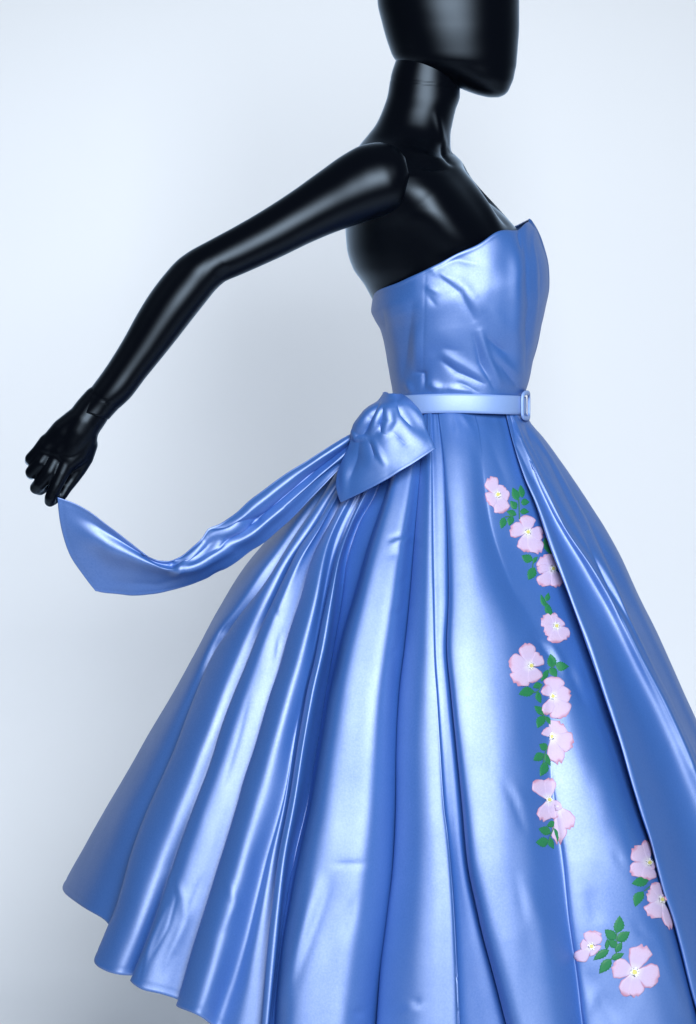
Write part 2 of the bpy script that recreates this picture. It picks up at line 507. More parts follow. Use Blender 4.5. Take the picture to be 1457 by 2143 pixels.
# --- bodice
Lp = [(0, 782, 614), (.05, 779, 632), (.12, 777, 650), (.2, 784, 668), (.32, 797, 692), (.48, 806, 732), (.68, 815, 780), (.88, 822, 824), (1, 825, 848)]
Rp = [(0, 1106, 461), (.03, 1116, 471), (.10, 1134, 508), (.2, 1147, 560), (.3, 1149, 600), (.4, 1141, 648), (.52, 1130, 698), (.65, 1117, 748), (.78, 1106, 798), (.9, 1098, 830), (1, 1095, 848)]
nv, nu = 200, 420
vv = np.linspace(0, 1, nv)
lx = pchip([a[0] for a in Lp], [a[1] for a in Lp], vv); ly = pchip([a[0] for a in Lp], [a[2] for a in Lp], vv)
rx = pchip([a[0] for a in Rp], [a[1] for a in Rp], vv); ry = pchip([a[0] for a in Rp], [a[2] for a in Rp], vv)
bb = pchip([0, .2, .4, .7, 1], [.147, .150, .140, .115, .101], vv)
th = np.linspace(0, 2 * np.pi, nu, endpoint=False)
c, s = np.cos(th), np.sin(th)
ex = 2.35
cx = np.sign(c) * np.abs(c) ** (2 / ex); sy = np.sign(s) * np.abs(s) ** (2 / ex)
bpx = (lx + rx)[:, None] / 2 + (rx - lx)[:, None] / 2 * cx
brow = (ly + ry)[:, None] / 2 + (ry - ly)[:, None] / 2 * cx
by = -bb[:, None] * sy
fr = (by < 0).astype(float)
# neckline: soft peak over the bust, dip before the folded centre, back side a little higher
topw = (1 - sstep(0, .22, vv))[:, None]
brow = brow + topw * fr * (-6 * np.exp(-((bpx - 1038) / 24) ** 2) + 8 * np.exp(-((bpx - 1083) / 17) ** 2) + 3.0 * np.exp(-((bpx - 880) / 30) ** 2)
                           + 0.8 * np.sin(bpx / 13.0) + 7 * np.exp(-((bpx - 1112) / 7) ** 2))
brow = brow - topw * (1 - fr) * 2 * sstep(1000, 1100, bpx)
BV = P(bpx, brow, by)
bn = grid_normals(BV, True); bn *= np.sign(np.sum(bn * (BV - BV.mean(1, keepdims=True)), -1, keepdims=True))
bst = [([(922, 549), (960, 543), (1003, 552)], 15, -4.5), ([(900, 560), (918, 572), (945, 590)], 8, 3.5), ([(912, 566), (925, 582), (962, 612), (992, 668)], 9, -4.5),
       ([(930, 575), (975, 605), (1010, 660)], 14, 4), ([(893, 600), (918, 612)], 7, 2.5), ([(895, 618), (912, 640)], 8, -1.8),
       ([(1006, 695), (1020, 745), (1046, 800)], 8, 5.5), ([(993, 705), (1006, 760), (1034, 812)], 8, -5), ([(1022, 708), (1042, 726), (1062, 740)], 8, -4.5),
       ([(1030, 738), (1050, 752), (1074, 780)], 9, 4), ([(1050, 765), (1068, 790), (1084, 812)], 8, -4), ([(1000, 625), (1030, 650), (1060, 690)], 16, 2.5),
       ([(926, 757), (958, 780), (1012, 802)], 8, -5.5), ([(928, 742), (970, 764), (1022, 796)], 10, 4.5), ([(900, 745), (930, 730), (965, 735)], 14, -2.5),
       ([(868, 780), (887, 782), (889, 812)], 7, -4.5), ([(898, 806), (925, 814)], 9, 5), ([(935, 812), (990, 818)], 8, 4), ([(960, 800), (1000, 820)], 6, -3),
       ([(891, 556), (888, 654), (884, 800), (884, 830)], 3.2, -0.8), ([(862, 640), (853, 700), (842, 800)], 17, -5.5), ([(872, 690), (868, 770)], 10, 2.5),
       ([(815, 640), (826, 720), (838, 800)], 12, 3), ([(800, 650), (808, 700)], 8, -3.5), ([(850, 800), (862, 822)], 7, 4),
       ([(1078, 500), (1084, 570), (1080, 690), (1084, 800)], 15, 7), ([(1092, 475), (1101, 530), (1108, 640), (1100, 760)], 11, -5),
       ([(1085, 470), (1086, 492), (1090, 520)], 5, -5), ([(1112, 470), (1122, 540), (1126, 620), (1112, 740)], 5, 2.2), ([(1119, 500), (1133, 580), (1128, 650)], 3, -1.3),
       ([(1098, 600), (1104, 700), (1096, 800)], 3, -1.2)]
bd = 0.62 * strokes_disp(bpx, brow, bst) * fr
bd += 0.0011 * vnoise(bpx / 38.0, brow / 46.0, 3) * fr + 0.0022 * vnoise(th[None] * 4 + 0 * bpx, vv[:, None] * 5 + 0 * bpx, 5) * (1 - fr)
hemn = np.exp(-((vv - 0.012) / .010) ** 2)[:, None] * 0.0012
BV = BV + bn * (bd + hemn)[..., None]
bod = grid_obj('bodice', BV, SATIN, None, True)
child(bod, dress); solidify(bod, 0.0022)

# --- skirt: fold lines read round the cloth, each a path from waist to hem
T0 = 846.0


def K(pts, hem, d):
    """pts (row,x); hem (row,x); d: number or ((row,mm),...)"""
    pts = sorted(pts) + [hem]
    r = np.array([p[0] for p in pts], float); x = np.array([p[1] for p in pts], float)
    if not isinstance(d, (list, tuple)):
        d = [(800, d), (2400, d)]
    return dict(r=r, x=x, hem=hem[0], d=d)


def kx(k, row):
    row = np.asarray(row, float)
    return pchip(k['r'], k['x'], np.clip(row, k['r'][0], k['r'][-1])) + np.where(row > k['r'][-1], (row - k['r'][-1]) * (k['x'][-1] - k['x'][-2]) / (k['r'][-1] - k['r'][-2]), 0)


RW = np.array([846, 900, 960, 1030, 1100, 1175, 1250, 1350, 1450, 1560, 1680, 1800, 1920, 2040], float)


def off(k, dx, hem, d):
    """a path dx pixels right of k; dx number or ((row,dx),...)"""
    if not isinstance(dx, (list, tuple)):
        dx = [(800, dx * .25), (1000, dx * .5), (1200, dx), (2400, dx)]
    rr = RW[RW < hem - 25]
    f = lambda r: np.interp(r, [a[0] for a in dx], [a[1] for a in dx])
    pts = [(r, float(kx(k, r)) + float(f(r))) for r in rr]
    return K(pts, (hem, float(kx(k, hem)) + float(f(hem))), d)


def mid(a, b, f, hem, d):
    rr = RW[RW < hem - 25]
    g = (lambda r: f) if not isinstance(f, (list, tuple)) else (lambda r: float(np.interp(r, [q[0] for q in f], [q[1] for q in f])))
    pts = [(r, float(kx(a, r)) * (1 - g(r)) + float(kx(b, r)) * g(r)) for r in rr]
    return K(pts, (hem, float(kx(a, hem)) * (1 - g(hem)) + float(kx(b, hem)) * g(hem)), d)


LS = K([(846, 812), (900, 768), (960, 705), (1040, 632), (1120, 565), (1190, 507), (1280, 452), (1375, 402), (1455, 357), (1540, 306), (1640, 250), (1720, 203), (1815, 150)], (1850, 130), 0)
F1 = K([(846, 818), (960, 722), (1040, 672), (1150, 597), (1232, 545), (1290, 497), (1364, 447), (1450, 408), (1553, 369), (1627, 338), (1705, 304), (1799, 271), (1864, 253), (1920, 234), (1948, 220)], (2007, 194), 8)
F2 = K([(846, 824), (960, 745), (1020, 706), (1092, 665), (1154, 622), (1204, 597), (1265, 568), (1327, 539), (1397, 511), (1450, 489), (1509, 467), (1607, 435), (1733, 388), (1827, 355), (1886, 335), (1968, 307)], (2052, 273), 8)
F3 = K([(846, 830), (960, 762), (1020, 730), (1092, 690), (1150, 660), (1187, 646), (1245, 630), (1297, 613), (1348, 597), (1397, 585), (1450, 567), (1561, 534), (1639, 508), (1693, 493), (1800, 460), (1896, 431), (1968, 407), (2050, 383)], (2105, 367), 6)
F4 = K([(846, 839), (960, 792), (1020, 765), (1158, 704), (1212, 692), (1294, 675), (1397, 655), (1450, 641), (1553, 623), (1656, 608), (1800, 582), (1992, 561), (2136, 549)], (2180, 545), 5)
F4d = K([(846, 846), (960, 810), (1020, 790), (1150, 727), (1250, 714), (1397, 690), (1450, 680), (1553, 663), (1680, 640), (1800, 612), (2112, 570)], (2190, 562), [(850, -20), (1300, -30), (1600, -26), (1900, -12), (2200, -8)])
F5 = K([(846, 853), (960, 828), (1020, 812), (1150, 770), (1240, 745), (1323, 721), (1397, 705), (1450, 692), (1553, 674), (1680, 651), (1800, 624), (1896, 607), (1992, 592), (2112, 580)], (2205, 572), [(850, -2), (2200, 2)])
V6 = K([(846, 885), (960, 879), (1150, 862), (1280, 851), (1397, 838), (1450, 832), (1500, 828), (1700, 824), (1836, 817), (1980, 798), (2125, 783)], (2225, 776), [(850, -10), (1150, -17), (1500, -20), (2200, -22)])
SS = K([(846, 903), (950, 904), (1150, 905), (1273, 908), (1397, 911), (1450, 915), (1548, 921), (1697, 931), (1740, 937), (1932, 952), (2125, 960)], (2230, 964), [(850, 4), (1500, 6), (2200, 9)])
TL = K([(846, 914), (950, 926), (1000, 929), (1150, 935), (1250, 936), (1315, 932), (1397, 932), (1450, 940), (1553, 950), (1656, 960), (1697, 964), (1860, 981), (1956, 1009), (2052, 1033), (2139, 1057)], (2232, 1080), [(850, -3), (1400, -5), (1700, -11), (2200, -24)])
BL = K([(846, 985), (900, 1000), (1000, 1011), (1088, 1023), (1207, 1059), (1298, 1104), (1346, 1127), (1450, 1139), (1560, 1146), (1650, 1155), (1730, 1166), (1812, 1178), (1924, 1190), (2026, 1205), (2143, 1219)], (2232, 1230), [(850, -3), (1050, -6), (1250, -6), (1400, -6), (1600, -7), (2200, -8)])
AL = K([(846, 1054), (917, 1071), (1001, 1098), (1056, 1122), (1151, 1154), (1215, 1178), (1278, 1201), (1362, 1233), (1457, 1265), (1556, 1297), (1635, 1320), (1699, 1340), (1771, 1364), (1822, 1376), (1873, 1390), (1914, 1405), (1985, 1425), (2066, 1445), (2143, 1466)], (2225, 1485), [(850, 4), (1200, 6), (2200, 10)])
RS = K([(846, 1097), (878, 1107), (917, 1138), (973, 1178), (1032, 1217), (1096, 1257), (1163, 1297), (1247, 1336), (1326, 1376), (1417, 1416), (1508, 1457), (1620, 1506), (1850, 1590)], (2180, 1675), 0)
R1 = K([(846, 1064), (902, 1083), (949, 1106), (1028, 1142), (1108, 1184), (1187, 1238), (1286, 1296), (1385, 1346), (1477, 1394), (1604, 1452), (1800, 1530)], (2200, 1610), [(850, 9), (1200, 17), (2200, 21)])

F3v = K([(846, 837), (960, 786), (1150, 696), (1300, 666), (1397, 648), (1553, 612), (1650, 596), (1800, 556), (2016, 499), (2120, 462)], (2150, 452), [(850, 0), (1500, -1), (1800, -5), (2150, -7)])
keys = [
    LS,
    mid(LS, F1, [(846, .5), (1150, .62), (1400, .55), (1700, .5), (1900, .5)], 1898, [(850, 12), (1350, 12), (1550, 6), (1900, 4)]),
    off(F1, [(846, 1), (1100, 6), (1400, 9), (2100, 9)], 1942, [(850, -8), (1300, -8), (1950, -6)]),
    F1,
    mid(F1, F2, .33, 2030, 10),
    mid(F1, F2, .72, 2040, 4),
    off(F2, [(846, 1), (1100, 4), (1400, 7), (2100, 7)], 2042, [(850, -6), (1300, -9), (2100, -10)]),
    F2,
    off(F2, [(846, 1.5), (1150, 9), (1450, 12), (2100, 14)], 2062, 10),
    off(F2, [(846, 3), (1150, 15), (1450, 26), (1650, 28), (2100, 36)], 2072, 9),
    mid(F2, F3, .66, 2080, 2),
    off(F3, [(846, 1), (1100, 4), (1400, 6), (2150, 6)], 2094, [(850, -8), (1300, -8), (2100, -8)]),
    F3,
    K([(846, 834), (960, 775), (1150, 682), (1250, 662), (1356, 634), (1450, 606), (1553, 577), (1656, 547), (1800, 506), (1896, 480), (1992, 455), (2088, 429)], (2125, 416), 13),
    F3v,
    mid(F3v, F4, .5, 2165, [(850, -3), (1600, -3), (2150, -4)]),
    off(F4, [(846, .5), (1150, 3), (2200, 4)], 2172, -8),
    F4,
    off(F4, [(846, 2), (1150, 9), (1400, 15), (2200, 13)], 2184, [(850, 8), (1400, 10), (1800, 7), (2200, 5)]),
    off(F4d, [(846, -.5), (1150, -3), (2200, -3)], 2189, [(850, -16), (1300, -22), (1600, -20), (1900, -9), (2200, -6)]),
    off(F4d, [(846, .8), (1150, 5), (2200, 4)], 2190, [(850, -18), (1300, -28), (1600, -26), (1900, -13), (2200, -9)]),
    off(F4d, [(846, .5), (1150, 3), (2200, 2)], 2192, [(850, -16), (1300, -22), (1600, -22), (1900, -10), (2200, -6)]),
    off(F5, [(846, -1), (1150, -4), (1400, -2), (2200, -2)], 2200, [(850, -8), (1250, -10), (1500, -10), (2200, -4)]),
    F5,
    mid(F5, V6, .13, 2208, 13),
    mid(F5, V6, .45, 2215, 12),
    mid(F5, V6, .74, 2220, 8),
    off(V6, [(846, -1), (1150, -4), (2300, -5)], 2224, [(850, -6), (1150, -11), (1500, -13), (2200, -14)]),
    off(V6, [(846, 2), (1150, 8), (2300, 9)], 2225, [(850, -10), (1150, -19), (1500, -23), (2200, -25)]),
    off(V6, [(846, 1), (1150, 4), (2300, 5)], 2226, [(850, -6), (1150, -12), (1500, -14), (2200, -15)]),
    mid(V6, SS, .42, 2227, [(850, 0), (1400, 0), (2200, 1)]),
    mid(V6, SS, .70, 2228, 5),
    off(SS, [(846, -2), (1200, -5), (2300, -6)], 2229, 6),
    SS,
    off(SS, [(846, .6), (1200, 1), (2300, 1.5)], 2229, [(850, -1), (1400, -2), (1800, -7), (2200, -14)]),
    mid(SS, TL, .5, 2230, [(850, 0), (1400, -2), (1700, -8), (2200, -19)]),
    off(TL, [(846, -.6), (1200, -2.5), (2300, -3)], 2231, [(850, -1), (1400, -3), (1700, -9), (2200, -21)]),
    off(TL, [(846, 1.5), (1200, 5), (2300, 7)], 2231, [(850, -3), (1400, -7), (1700, -13), (2200, -26)]),
    off(TL, [(846, .8), (1200, 3), (2300, 4)], 2232, [(850, 0), (1500, -1), (2200, -12)]),
    off(TL, [(846, 3), (1200, 12), (1600, 15), (2300, 26)], 2232, [(850, 3), (1500, 5), (2200, 3)]),
    mid(TL, BL, .42, 2236, 7),
    mid(TL, BL, .72, 2236, [(850, 3), (1300, 4), (1700, 3), (2200, 6)]),
    BL,
    off(BL, [(846, 3), (1300, 10), (1700, 8), (2300, 7)], 2232, [(850, -4), (1300, -8), (1500, -8), (1650, -5), (1800, -3), (2200, -2)]),
    mid(BL, AL, [(846, .5), (1400, .4), (2200, .4)], 2230, [(850, -6), (1150, -13), (1400, -9), (1600, 3), (1800, 7), (2200, 9)]),
    mid(BL, AL, [(846, .75), (2200, .75)], 2228, [(850, -8), (1200, -15), (1450, -12), (1650, 6), (1800, 14), (2200, 18)]),
    off(AL, [(846, -2), (1200, -10), (2300, -14)], 2226, [(850, -9), (1200, -18), (1500, -17), (1700, -6), (1850, 8), (2200, 12)]),
    off(AL, [(846, 1), (1200, 5), (2300, 7)], 2226, [(850, -10), (1200, -19), (1500, -19), (2200, -14)]),
    AL,
    off(AL, [(846, 1.5), (950, 5), (1200, 10), (2300, 13)], 2222, [(850, 7), (1200, 9), (2200, 11)]),
    mid(AL, R1, .48, 2212, [(850, 6), (1000, 4), (1300, -2), (1700, -9), (2200, -12)]),
    mid(AL, R1, .80, 2205, [(850, 7), (1300, 4), (1700, -2), (2200, -3)]),
    R1,
    mid(R1, RS, .14, 2196, [(850, 8), (1200, 12), (2200, 14)]),
    mid(R1, RS, .32, 2194, [(850, 10), (1200, 15), (2200, 17)]),
    mid(R1, RS, .60, 2190, [(850, 2), (1200, 1), (2200, 0)]),
    mid(R1, RS, .84, 2186, [(850, 4), (1200, 4), (2200, 4)]),
    RS,
]
NV = 230
v = np.linspace(0, 1, NV)
KD = 0.70
cols = []
for k in keys:
    row = T0 + (k['hem'] - T0) * v
    x = kx(k, row)
    xl, xr = kx(LS, row), kx(RS, row)
    xc, hw = (xl + xr) / 2, (xr - xl) / 2
    t = np.clip((x - xc) / hw, -1, 1)
    dd = np.interp(row, [a[0] for a in k['d']], [a[1] for a in k['d']]) * 0.001
    amp = 0.36 + 0.64 * sstep(860, 1280, row) + 0.2 * sstep(1500, 2200, row)
    y = -pchip([846, 872, 960, 1150, 1300, 1450, 1800, 2260], [.094, .107, .150, .212, .252, .285, .340, .385], row) * np.sqrt(1 - t * t) - dd * amp * 1.6
    cols.append(P(x, row, y))
nback = 34
for i in range(1, nback):
    a = math.pi * i / nback
    hem = 2170 + (1815 - 2170) * i / nback - 30 * math.sin(a)
    row = T0 + (hem - T0) * v
    xl, xr = kx(LS, row), kx(RS, row)
    xc, hw = (xl + xr) / 2, (xr - xl) / 2
    fold = (0.016 * math.cos(i * math.pi)) * (0.2 + .8 * sstep(860, 1400, row)) * min(1.0, math.sin(a) * 2.2)
    x = xc + (hw * 0.985 + fold * S * abs(math.cos(a)) * .4) * math.cos(a)
    y = (KD * 0.98 * hw / S + fold) * math.sin(a)
    cols.append(P(x, row, y))
C = np.stack(cols, 0)                         # keys, v, 3
nk = len(keys)
sub = 9
# closed centripetal Catmull-Rom across the paths
outc = []
M = len(C)
for i in range(M):
    p0, p1, p2, p3 = C[(i - 1) % M], C[i], C[(i + 1) % M], C[(i + 2) % M]
    e = lambda a, b: np.maximum(np.linalg.norm(b - a, axis=-1, keepdims=True), 1e-5) ** 0.5
    t0 = np.zeros((NV, 1)); t1 = t0 + e(p0, p1); t2 = t1 + e(p1, p2); t3 = t2 + e(p2, p3)
    ns = sub if i < nk else 5
    for q in range(ns):
        t = t1 + (t2 - t1) * (q / ns)
        A1 = (t1 - t) / (t1 - t0) * p0 + (t - t0) / (t1 - t0) * p1
        A2 = (t2 - t) / (t2 - t1) * p1 + (t - t1) / (t2 - t1) * p2
        A3 = (t3 - t) / (t3 - t2) * p2 + (t - t2) / (t3 - t2) * p3
        B1 = (t2 - t) / (t2 - t0) * A1 + (t - t0) / (t2 - t0) * A2
        B2 = (t3 - t) / (t3 - t1) * A2 + (t - t1) / (t3 - t1) * A3
        outc.append((t2 - t) / (t2 - t1) * B1 + (t - t1) / (t2 - t1) * B2)
SV = np.stack(outc, 1)                        # v, u, 3
nuS = SV.shape[1]
nfront = (nk - 1) * sub
# soften along u a little so folds are cloth, not card
for _ in range(5):
    SV = 0.25 * np.roll(SV, 1, 1) + 0.5 * SV + 0.25 * np.roll(SV, -1, 1)
sn = grid_normals(SV, True)
axis = np.array([0.15, 0.0, 0.0])
sgn = np.sign(np.sum(sn * ((SV - axis) * [1, 1, 0]), -1))
maj = 1.0 if sgn.mean() > 0 else -1.0
sn *= maj
spx, srow = proj(SV)
isf = np.zeros(nuS); isf[:nfront + 1] = 1
sst = [([(858, 1112), (846, 1120), (815, 1128)], 5, -3.2), ([(858, 1128), (835, 1132), (818, 1138)], 5, 2.6), ([(850, 1214), (835, 1218)], 5, -2),
       ([(848, 1276), (822, 1282)], 5, -2), ([(830, 1362), (815, 1366)], 5, -2.2), ([(815, 1160), (838, 1158)], 12, -2),
       ([(700, 1810), (770, 1808)], 9, -3), ([(690, 1835), (680, 1880), (650, 1960), (615, 2060)], 22, -6), ([(740, 1880), (715, 1960)], 16, -3.5),
       ([(660, 1850), (630, 1960), (590, 2100)], 14, 4), ([(860, 2095), (880, 2100)], 10, -3), ([(745, 2110), (760, 2128)], 14, -4), ([(840, 2120), (880, 2108)], 12, 3),
       ([(1055, 1640), (1075, 1672), (1100, 1740)], 10, -2.6), ([(1075, 1640), (1100, 1690)], 10, 1.6), ([(1100, 1850), (1130, 1930), (1150, 2020)], 20, 3.0), ([(1080, 1830), (1100, 1930)], 14, -2.0),
       ([(1138, 1346), (1155, 1352), (1170, 1375), (1185, 1410)], 8, 3.5), ([(1120, 1335), (1150, 1368), (1170, 1400)], 8, -4.0), ([(1190, 1400), (1210, 1440), (1226, 1475)], 9, -3.5), ([(1205, 1395), (1225, 1440)], 8, 2),
       ([(1235, 1860), (1245, 1900), (1252, 1935)], 22, -4.5), ([(1330, 1930), (1345, 1955), (1365, 1965)], 9, -3), ([(1285, 1780), (1305, 1815)], 9, -2.4), ([(1230, 2030), (1260, 2090), (1290, 2140)], 26, -6), ([(1220, 2130), (1260, 2060)], 14, 2),
       ([(1380, 1955), (1400, 2030), (1425, 2110)], 14, 5), ([(1020, 900), (1040, 960), (1060, 1010)], 14, -1.6), ([(985, 880), (1000, 940)], 9, 1.6), ([(950, 872), (962, 905)], 8, 1.5), ([(965, 872), (985, 893)], 4, 2), ([(945, 874), (950, 900)], 4, -1.6),
       ([(1100, 880), (1130, 925), (1152, 965)], 4.5, 3), ([(1093, 880), (1120, 930)], 4, -2.5), ([(1076, 880), (1085, 930), (1110, 990)], 7, 3),
       ([(352, 1830), (384, 1880), (388, 1920), (370, 1985)], 11, 2.6), ([(360, 1830), (368, 1880), (352, 1940), (318, 2000)], 8, -2.2), ([(345, 1900), (318, 1965), (292, 2045)], 6, 3.5), ([(305, 2000), (292, 2050)], 5, -2.5), ([(380, 1940), (345, 2020)], 8, 2.4), ([(400, 1900), (420, 1840)], 9, -2),
       ([(520, 1460), (500, 1540), (470, 1640)], 10, -1.6), ([(480, 1850), (492, 1890), (470, 1940)], 9, 2.6), ([(585, 1330), (580, 1380)], 7, -2.2), ([(570, 1265), (585, 1300)], 5, -2),
       ([(476, 1306), (462, 1330)], 8, -4), ([(470, 1290), (440, 1350), (420, 1400)], 12, 4), ([(1270, 1230), (1300, 1290), (1345, 1385)], 3.5, 1.6)]
R2P = [(1106, 897), (1154, 961), (1217, 1080), (1281, 1222), (1312, 1295), (1356, 1385), (1400, 1475), (1457, 1600)]
for dx, wd_, am in ((0, 5, 6.5), (-11, 4, -4), (14, 7, -6), (32, 8, 4)):
    sst.append(([(x + dx * min(1, (r - 850) / 200), r) for x, r in R2P], wd_, am))
sst += [([(1078, 878), (1090, 925), (1128, 1005), (1172, 1090)], 6, 6), ([(1072, 880), (1080, 930), (1112, 1000)], 4, -4), ([(1098, 880), (1116, 930), (1150, 1000)], 4, -4),
        ([(1300, 1500), (1340, 1640), (1380, 1790)], 14, -4), ([(1285, 1480), (1330, 1620), (1372, 1760)], 7, 3)]
fm = isf[None, :] * (srow > 866)
sd = 0.55 * strokes_disp(spx, srow, sst) * fm
sd += (0.0011 * vnoise(spx / 70.0, srow / 220.0, 11) + 0.0003 * vnoise(spx / 30.0, srow / 90.0, 12)) * isf * sstep(880, 1200, srow)
# stitched hem
L = (1 - v)[:, None] * 1.1
sd += -0.0007 * np.exp(-((L - 0.011) / 0.0022) ** 2) * isf
# gathers under the belt
sd += 0.0003 * np.sin(np.arange(nuS) * 0.55)[None, :] * np.exp(-np.abs(v - .03) / .035)[:, None] * isf
SV = SV + sn * sd[..., None]
skirt = grid_obj('skirt', SV, SATIN, None, True, flip=(maj < 0))
child(skirt, dress); solidify(skirt, 0.0016)

faces = grid_faces(NV, nuS, True)
bvh = BVHTree.FromPolygons([Vector(q) for q in SV.reshape(-1, 3)], faces)
CP = Vector((0, -D, ZC))


def cast(px, row):
    tgt = Vector(P(px, row, 0.0))
    d = (tgt - CP).normalized()
    loc, n, i, dist = bvh.ray_cast(CP, d)
    if loc is None:
        return None, None
    if n.dot(d) > 0:
        n = -n
    return loc, n


# --- appliques: wild roses and leaf sprigs sewn on the skirt
def patch(name, pts2, uv1, uv2, nvv, nuu, mat, lift, parent):
    """grid of px points draped on the skirt; pts2 (nv,nu,2)"""
    V, ok = [], []
    for j in range(nvv):
        for i in range(nuu):
            q = pts2[j, i]; loc, n = cast(q[0], q[1])
            if loc is None:
                V.append(Vector((0, 0, 0))); ok.append(False); continue
            rim = uv1[j, i, 1]
            V.append(loc + n * (lift * (1.0 if rim < .97 else 0.15))); ok.append(True)
    f = []
    for q in grid_faces(nvv, nuu, False):
        if not all(ok[a] for a in q):
            continue
        m = max((V[q[a]] - V[q[(a + 1) % 4]]).length for a in range(4))
        if m > 0.016:
            continue
        f.append(q)
    if not f:
        return None
    par = {a: a for q in f for a in q}

    def root(a):
        while par[a] != a:
            a = par[a]
        return a
    for q in f:
        for a in q[1:]:
            par[root(a)] = root(q[0])
    cnt = {}
    for q in f:
        cnt[root(q[0])] = cnt.get(root(q[0]), 0) + 1
    big = max(cnt, key=cnt.get)
    f = [q for q in f if root(q[0]) == big]
    used = sorted({a for q in f for a in q}); idx = {a: b for b, a in enumerate(used)}
    f = [tuple(idx[a] for a in q) for q in f]
    # face the camera side
    o = mesh_obj(name, [V[a] for a in used], f, mat, None, True, uv1.reshape(-1, 2)[used])
    me = o.data
    l = me.uv_layers.new(name='Vein')
    vi = np.zeros(len(me.loops), int); me.loops.foreach_get('vertex_index', vi)
    l.data.foreach_set('uv', uv2.reshape(-1, 2)[used][vi].ravel())
    return child(o, parent)


def petal_pts(c, tip, wd, seed, nvv=12, nuu=11):
    r = np.random.default_rng(seed)
    c = np.array(c, float); tip = np.array(tip, float)
    ax = tip - c; Ln = np.linalg.norm(ax); ax /= Ln; nx = np.array([-ax[1], ax[0]])
    ph = r.uniform(0, 6.28, 3); notch = r.uniform(.03, .10); skew = r.uniform(-.16, .16); bend = r.uniform(-.10, .10) * Ln
    a = np.linspace(0, 1, nvv)[:, None]; b = np.linspace(-1, 1, nuu)[None]
    prof = np.interp(a, [0, .12, .3, .5, .68, .82, .93, 1.0], [.16, .30, .60, .87, 1.0, .98, .80, .50])
    edge = 1 + .05 * np.sin(9 * a + ph[0]) + .035 * np.sin(19 * a + ph[1])
    lat = b * prof * edge * wd / 2 + bend * a * a
    tipc = 1 - notch * np.exp(-((b - skew) / .28) ** 2) - .13 * np.abs(b) ** 2.4 + .025 * np.sin(7 * b + ph[2])
    lon = a * Ln * (1 + (tipc - 1) * a ** 1.5)
    pts = c + lon[..., None] * ax + lat[..., None] * nx
    rim = np.maximum(np.abs(b) + 0 * a, np.where(a > .55, a + 0 * b, 0))
    uv1 = np.stack([a + 0 * b, rim], -1); uv2 = np.stack([a + 0 * b, b + 0 * a + seed * .37], -1)
    return pts, uv1, uv2, nvv, nuu


def disc_pts(c, r, nvv=5, nuu=14, jag=0.0, seed=0):
    th = np.linspace(0, 2 * np.pi, nuu)
    g = np.random.default_rng(seed).uniform(1 - jag, 1, nuu); g[-1] = g[0]
    rad = np.linspace(0.02, 1, nvv)[:, None] * r * np.where(np.linspace(0, 1, nvv)[:, None] > .9, g[None], 1)
    pts = np.stack([c[0] + rad * np.cos(th), c[1] + rad * np.sin(th)], -1)
    uv = np.stack([np.broadcast_to(rad / r, (nvv, nuu)), np.zeros((nvv, nuu))], -1)
    return pts, uv, uv, nvv, nuu


def leaf_pts(b0, tip, wd, seed, nvv=13, nuu=7):
    b0 = np.array(b0, float); tip = np.array(tip, float)
    ax = tip - b0; Ln = np.linalg.norm(ax); ax /= Ln; nx = np.array([-ax[1], ax[0]])
    r = np.random.default_rng(seed)
    a = np.linspace(0, 1, nvv)[:, None]; b = np.linspace(-1, 1, nuu)[None]
    prof = np.interp(a, [0, .1, .25, .42, .6, .8, .93, 1.0], [.06, .5, .88, 1.0, .88, .52, .2, .02])
    saw = 1 + .11 * np.where(np.arange(nvv)[:, None] % 2 == 0, 1, -1) * (np.abs(b) > .9)
    bend = r.uniform(-.09, .09) * Ln
    lat = b * prof * saw * wd / 2 + bend * np.sin(np.pi * a)
    pts = b0 + (a * Ln - np.abs(b) * 0)[..., None] * ax + lat[..., None] * nx
    uv1 = np.stack([a + 0 * b, np.abs(b) + 0 * a], -1)
    uv2 = np.stack([(a * 3.0 - np.abs(b) * .9) + 0 * b, b + 0 * a], -1)
    return pts, uv1, uv2, nvv, nuu


